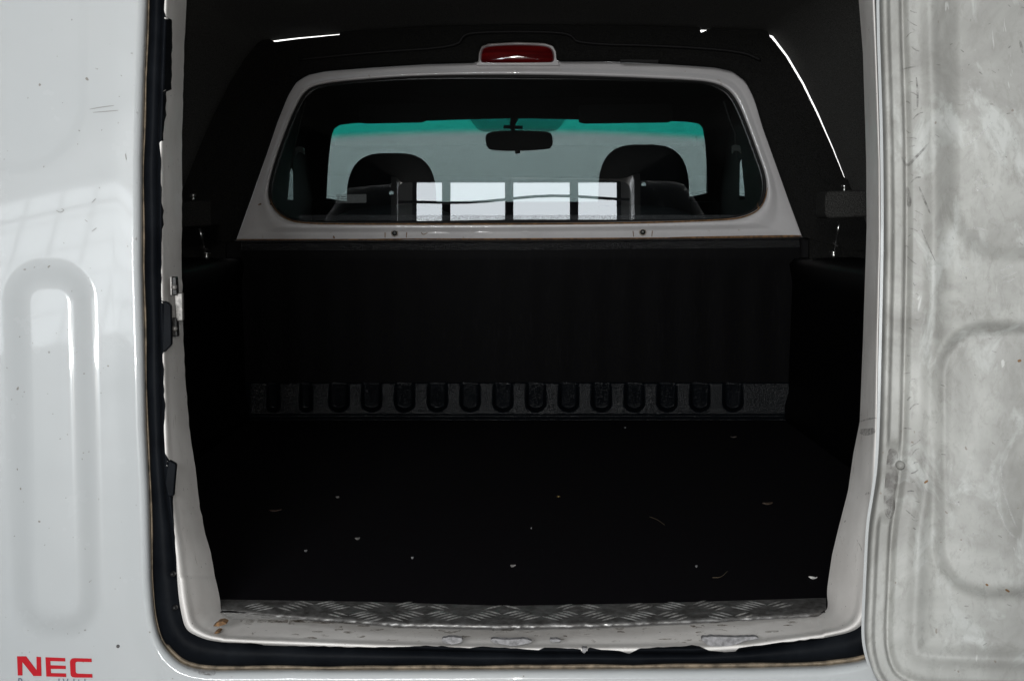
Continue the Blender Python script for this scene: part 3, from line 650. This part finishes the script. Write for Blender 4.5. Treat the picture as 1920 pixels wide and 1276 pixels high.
mesh('mirror_frit', [on_ws(x, y, -.004) for x, y in fr], [tuple(range(len(fr)))], FRIT.m, wsc)
for a, b in ((672, 800), (1085, 1262)):
    prism('sun_visor', [at(x, y, 3.35) for x, y in ((a, 196), (b, 194), (b, 226), (b - 10, 229.5), (a + 12, 231.5), (a, 229))], (0, .02, 0), TRIM_MATT, T, .004)
# dashboard, mirror
dash = prism('dashboard', [at(x, y, 3.72) for x, y in ((505, 379), (700, 378.5), (970, 378), (1250, 378), (1432, 377.5), (1432, 640), (505, 640))], (0, .25, 0), TRIM_MATT, T, .004)
mo = chaikin([(911, 250), (930, 245.5), (970, 244.5), (1020, 246), (1034, 249), (1037, 262), (1035, 277), (1022, 280), (970, 283), (925, 282), (913, 277), (910, 263)], 2, True)
mir = prism('mirror', [at(x, y, 3.28) for x, y in mo], (0, .03, 0), TRIM_MATT, T, .004, 3); mir['label'] = 'black interior mirror hanging from the windscreen'
tube('stalk', [at(964, 223, 3.40), at(961, 233, 3.36), at(962, 244, 3.31)], [.014, .009, .008], TRIM_MATT, mir)
tube('stalk_clip', [at(944, 238, 3.35), at(980, 239, 3.35)], .006, TRIM_MATT, mir); tube('dip_lever', [at(970, 280, 3.29), at(971, 288, 3.29)], .009, TRIM_MATT, mir)
# seats
def seat(xl, xr, top, dome):
    Y = 2.80; xm = (xl + xr) / 2; hw = (xr - xl) / 2
    e = bpy.data.objects.new('seat', None); COL.objects.link(e); e.parent = T; e.matrix_parent_inverse = inv(T)
    o = [(xm + hw * math.copysign(abs(math.cos(a)) ** .62, math.cos(a)), top + 88 - 88 * abs(math.sin(a)) ** .80) for a in np.linspace(math.pi, 0, 40)]
    o = [(xl - 1, top + 128)] + o + [(xr + 2, top + 128)]
    o = np.array(o); c = np.array([xm, top + 75.]); rows = []
    for s, d in ((.05, -.058), (.5, -.055), (.80, -.044), (.93, -.026), (.985, -.010), (1.0, .012), (.985, .035), (.90, .06), (.5, .075), (.05, .078)):
        rows.append([at(*(c + (p - c) * s), Y + d) for p in o])
    grid('headrest', rows, FABRIC, e, closed=True)
    rows = []
    for s, d in ((.03, -.12), (.5, -.115), (.85, -.095), (.97, -.06), (1, -.02), (.97, .05), (.6, .07)):
        rows.append([at(xm + dome + s * 150 * math.copysign(abs(math.cos(a)) ** .8, math.cos(a)), 470 - s * 88 * math.sin(a) if math.sin(a) > 0 else 470 - s * 170 * math.sin(a), Y + d) for a in np.linspace(0, 2 * math.pi, 48, False)])
    grid('backrest', rows, FABRIC_G, e, closed=True)
    return e
seat(650, 818, 287, 8)['label'] = 'dark seat with rounded headrest on the sticker side'
seat(1122, 1292, 271, -14)['label'] = 'dark seat with taller rounded headrest'
for pts, a in ((((573, 188), (562, 235), (550, 290), (541, 330)), (562, 283)), (((1357, 190), (1368, 225), (1378, 250), (1381, 300)), (1381, 280))):
    tube('seat_belt', [at(x, y, 2.72) for x, y in pts], .0022, flat('belt_webbing', (.05, .05, .05), .7), T, 6)
    q = [(a[0] - 9, a[1] - 6), (a[0] - 3, a[1] - 9), (a[0] + 7, a[1] - 7), (a[0] + 9, a[1] + 8), (a[0] + 4, a[1] + 3), (a[0] - 4, a[1] + 2), (a[0] - 8, a[1] + 9)]
    prism('belt_anchor', [at(x, y, 2.71) for x, y in q], (0, .012, 0), flat('grey_plastic', (.07, .07, .07), .5), T, .001)

# ---- open door ---------------------------------------------------------------------
d_l = chaikin([(1653, -330), (1652, 0), (1659, 200), (1661, 300), (1662, 450), (1658, 640), (1653, 860), (1642, 940), (1633, 990), (1628, 1100), (1624, 1190), (1627, 1225), (1637, 1262), (1655, 1290), (1690, 1312), (1760, 1325), (2400, 1335)], 2)
BD = .11
def h_door(px, py):
    s = sd_poly(px, py, d_l)
    rid = sm(8, 17, s) * sm(38, 31, s) * .011
    hin = sm(820, 850, py) * sm(985, 955, py)
    rid = rid * (1 - hin)
    h = .004 * sm(0, 4, s) + rid - .0028 * np.exp(-((s - 38) / 3.5) ** 2) + .006 * sm(40, 52, s) + .007 * np.exp(-((s - 90) / 14) ** 2) - .006 * sm(92, 130, s)
    d = rbox(px, py, 2020, 862, 264, 252, 95); h = h + .024 * sm(12, -18, d) * (.65 + .35 * sm(1120, 640, py))
    d3 = rbox(px, py, 2080, 60, 300, 420, 110); h = h - .010 * sm(14, -22, d3)
    return h + .002 * np.sin(px / 70. + py / 160.) * sm(120, 200, s)
def on_door(x, y, off=0.): return at(x, y, -.055 - .045 * (x - 1650) / 400 - float(h_door(np.array(x), np.array(y))) - off, BD)
nr = 430; gy = np.linspace(-320, 1330, nr); V = []; rows = []
bot = ip(d_l[d_l[:, 1] > 1225], 'x', np.linspace(1630, 2400, 10))
us = np.r_[np.linspace(0, .45, 170), np.linspace(.45, 1, 20)[1:]]
# rows follow the door's lower edge: left edge per row, fanned round the corner
edge = arc_resample(np.vstack([[p for p in d_l]]), nr * 2)
PX = np.zeros((nr, len(us))); PY = np.zeros_like(PX)
il = np.searchsorted(edge[:, 1], 1190)
L = arc_resample(edge[:il + 1], nr - 120); Cn = arc_resample(edge[il:], 121)[1:]
E = np.vstack([L, Cn]); Oo = np.vstack([np.c_[np.full(len(L), 2420.), L[:, 1]], np.c_[np.full(120, 2420.), 1190 + (np.arange(1, 121) / 120) * 135]])
for k, u in enumerate(us): PX[:, k] = E[:, 0] * (1 - u) + Oo[:, 0] * u; PY[:, k] = E[:, 1] * (1 - u) + Oo[:, 1] * u
HD = h_door(PX, PY)
rows = [[at(PX[i, k], PY[i, k], -.055 - .045 * (PX[i, k] - 1650) / 400 - HD[i, k], BD) for k in range(len(us))] for i in range(len(E))]
back = [[r[0] + np.array([.004, .034, 0])] + r for r in rows]
door = grid('open_door', back, DOOR, T, flip=True); door['label'] = 'opened rear door showing its grimy grey inner face'
grid('outer_skin', [[r[0] + np.array([0, .034, 0]) for r in rows], [r[-1] + np.array([0, .034, 0]) for r in rows]], PAINT, door)
# marks on the door
mk = []
for y in np.arange(20, 1000, 17.):
    if rng.random() < .75:
        x = 1694 + rng.uniform(0, 22); a = rng.uniform(-.9, .9); L_ = rng.uniform(5, 20); mk.append(([(x, y), (x + L_ * .5, y + L_ * a * .6 + rng.uniform(-4, 4)), (x + L_, y + L_ * a)], rng.uniform(1.2, 3)))
mk += [([(1690, 290), (1694, 303), (1702, 312), (1716, 296), (1730, 282), (1742, 267)], 5), ([(1692, 130), (1708, 126), (1722, 124)], 3), ([(1718, 145), (1721, 175), (1720, 205)], 4), ([(1700, 350), (1705, 375), (1704, 388)], 9), ([(1723, 350), (1733, 375), (1744, 400)], 4), ([(1728, 430), (1740, 460), (1754, 490)], 2.4),
       ([(1912, 75), (1918, 100)], 5)]
mk += [([(x, y), (x + rng.uniform(-9, 9), y + rng.uniform(-6, 6))], rng.uniform(1, 2.4)) for x, y in zip(rng.uniform(1750, 1918, 50), rng.uniform(0, 1260, 50))]
GR2 = NT('smeared_grime'); GR2.out((.13, .12, .115), .7); GR2.lk(GR2.ramp(GR2.noise(120, 4, .7), [(.35, .0), (.7, .6)]), GR2.b.inputs['Alpha'])
strokes('scuff_mark', mk, lambda x, y: on_door(x, y, .0012), GR2.m, door)
lt = [([(1832, 360), (1834, 340), (1840, 322)], 11), ([(1826, 358), (1846, 350), (1862, 346)], 6), ([(1806, 275), (1830, 262), (1862, 228)], 4), ([(1876, 508), (1890, 500), (1908, 497)], 6), ([(1876, 520), (1892, 516), (1906, 510)], 6), ([(1878, 530), (1896, 527), (1904, 520)], 5), ([(1800, 520), (1806, 505), (1818, 503)], 12), ([(1810, 430), (1830, 427), (1850, 432)], 4), ([(1784, 870), (1785, 910)], 3), ([(1765, 930), (1790, 943), (1800, 945)], 8), ([(1858, 850), (1862, 930), (1890, 1000), (1912, 1010)], 5), ([(1875, 860), (1880, 920), (1906, 990)], 4)]
LT = NT('rubbed_clean'); LT.out((.70, .70, .68), .6); LT.lk(LT.ramp(LT.noise(140, 4, .7), [(.40, 0.0), (.75, .6)]), LT.b.inputs['Alpha'])
strokes('rub_mark', lt, lambda x, y: on_door(x, y, .0012), LT.m, door)
strokes('rust_fleck', [([(1733, 905), (1740, 900)], 4), ([(1915, 675), (1908, 677)], 5), ([(1848, 1094), (1853, 1097)], 4), ([(1885, 1104), (1893, 1109)], 4)], lambda x, y: on_door(x, y, .0012), flat('orange_rust', (.20, .11, .05), .8), door)
RSH = NT('recess_shade_tint'); RSH.out((.17, .16, .15), .6); RSH.lk(RSH.ramp(RSH.noise(60, 4, .6), [(.40, .05), (.66, .75)]), RSH.b.inputs['Alpha'])
g = [(1664, 846), (1672, 838), (1683, 846), (1684, 860), (1678, 872), (1684, 888), (1683, 905), (1676, 930), (1680, 950), (1672, 974), (1660, 968), (1656, 940), (1660, 900)]
prism('recess_shade', [on_door(x, y, .001) for x, y in chaikin(g, 2, True)], (0, .004, 0), RSH.m, door)  # shading of the hinge recess, painted as a blotchy dark patch
c = on_door(1687, 871, .003); tube('hinge_bolt', [c + (0, .01, 0), c - (0, .006, 0), c - (0, .010, 0)], [.006, .006, .003], DOOR, door, 14)
strokes('dirt_smudge', [([(372, 1257), (388, 1262), (404, 1258)], 14), ([(388, 1262), (391, 1276)], 16), ([(340, 1244), (360, 1254), (376, 1258)], 6)], lambda x, y: on_panel(x, y, .0008), GR2.m, panel)
# smudges on the right jamb
def on_jamb(x, y):
    b = ip(B_r, 'y', y); c = ip(C_r, 'y', y); s = (x - b) / (c - b); return at(x, y, jprof(float(np.clip(s, 0, 1)), .3) - .003, B)
def on_sill(x, y):
    b = ip(Bs_b, 'x', x); c = ip(C_b, 'x', x); return at(x, y, jprof(float(np.clip((y - b) / (c - b), 0, 1)), 1.) - .0015, B)
sd = []
for k in range(70):
    x = rng.uniform(450, 1520); b, c = ip(Bs_b, 'x', x), ip(C_b, 'x', x); y = c + (b - c) * rng.uniform(.08, .75) ** 1.3; L_ = rng.uniform(3, 26)
    sd.append(([(x, y), (x + L_ * .5, y + rng.uniform(-1.5, 1.5)), (x + L_, y + rng.uniform(-2, 2))], rng.uniform(1, 4.5)))
sd += [([(x, ip(C_b, 'x', x) + 3), (x + 60, ip(C_b, 'x', x + 60) + 4), (x + 120, ip(C_b, 'x', x + 120) + 3)], 6) for x in range(450, 1390, 95)]
BRN = NT('brown_grime'); BRN.out((.16, .125, .09), .8); BRN.lk(BRN.ramp(BRN.noise(110, 4, .7), [(.40, 0.0), (.70, .75)]), BRN.b.inputs['Alpha'])
strokes('sill_grime', sd, on_sill, BRN.m, jamb)
strokes('smudge', [([(1612, 808), (1625, 810), (1641, 806)], 13), ([(1612, 790), (1630, 784), (1644, 783)], 3), ([(1622, 926), (1630, 923)], 4), ([(1606, 1010), (1613, 1022), (1616, 1032)], 2)], on_jamb, GR2.m, jamb)

# ------------------------------------------------------------------ loose bits on the load floor
bits = [((515, 957), .018, (.10, .05, .03), .2), ((633, 932), .006, (.25, .24, .22), .1), ((670, 1010), .007, (.3, .29, .27), .3), ((961, 1061), .007, (.45, .42, .40), 0), ((1440, 944), .016, (.16, .11, .07), .3), ((1376, 819), .013, (.13, .10, .08), 0),
        ((1524, 1083), .010, (.8, .78, .75), -.5), ((1172, 802), .004, (.25, .25, .25), 0), ((1306, 1062), .003, (.3, .3, .3), 0), ((773, 1046), .003, (.4, .4, .4), 0), ((573, 1033), .004, (.2, .2, .2), 0), ((996, 990), .002, (.5, .5, .5), 0)]
for k, ((x, y), L_, col, a) in enumerate(bits):
    c = on_z(x, y, FL + .001); pts = []; L_ *= .7; col = tuple(v * (.7 if k == 6 else .3) for v in col)
    for t in np.linspace(0, 2 * math.pi, 9, False):
        r = rng.uniform(.7, 1.15); pts.append(c + np.array([L_ * math.cos(t) * r * math.cos(a) - L_ * .3 * math.sin(t) * math.sin(a), L_ * math.cos(t) * math.sin(a) + L_ * .35 * math.sin(t) * r, .0015 * math.cos(t * 2)]))
    o = prism('debris_chip', pts, (0, 0, .0015), flat('debris', col, .7, grain=.4), None)
    named = {0: 'rusty brown flake lying on the black load floor', 4: 'long tan flake on the load floor beside the side wall', 5: 'dull brown flake on the load floor near the ribbed kick band', 6: 'bright white chip on the load floor beside the sill plate', 3: 'pale chip on the load floor midway along the sill plate'}
    tag(o, named.get(k, 'tiny grey speck of grit on the black load floor'), 'debris', 'bits of debris on the load floor')
def straw(pts): 
    o = tube('straw', [on_z(x, y, FL + .002) for x, y in chaikin(pts, 2)], .0006, flat('straw', (.08, .06, .035), .8), None, 5); return o
tag(straw([(1336, 1082), (1352, 1082), (1364, 1070)]), 'thin curved straw near the sill plate', 'straw')
tag(straw([(1218, 968), (1232, 973), (1246, 983)]), 'thin straw fibre lying mid floor beside the brass screw', 'straw')
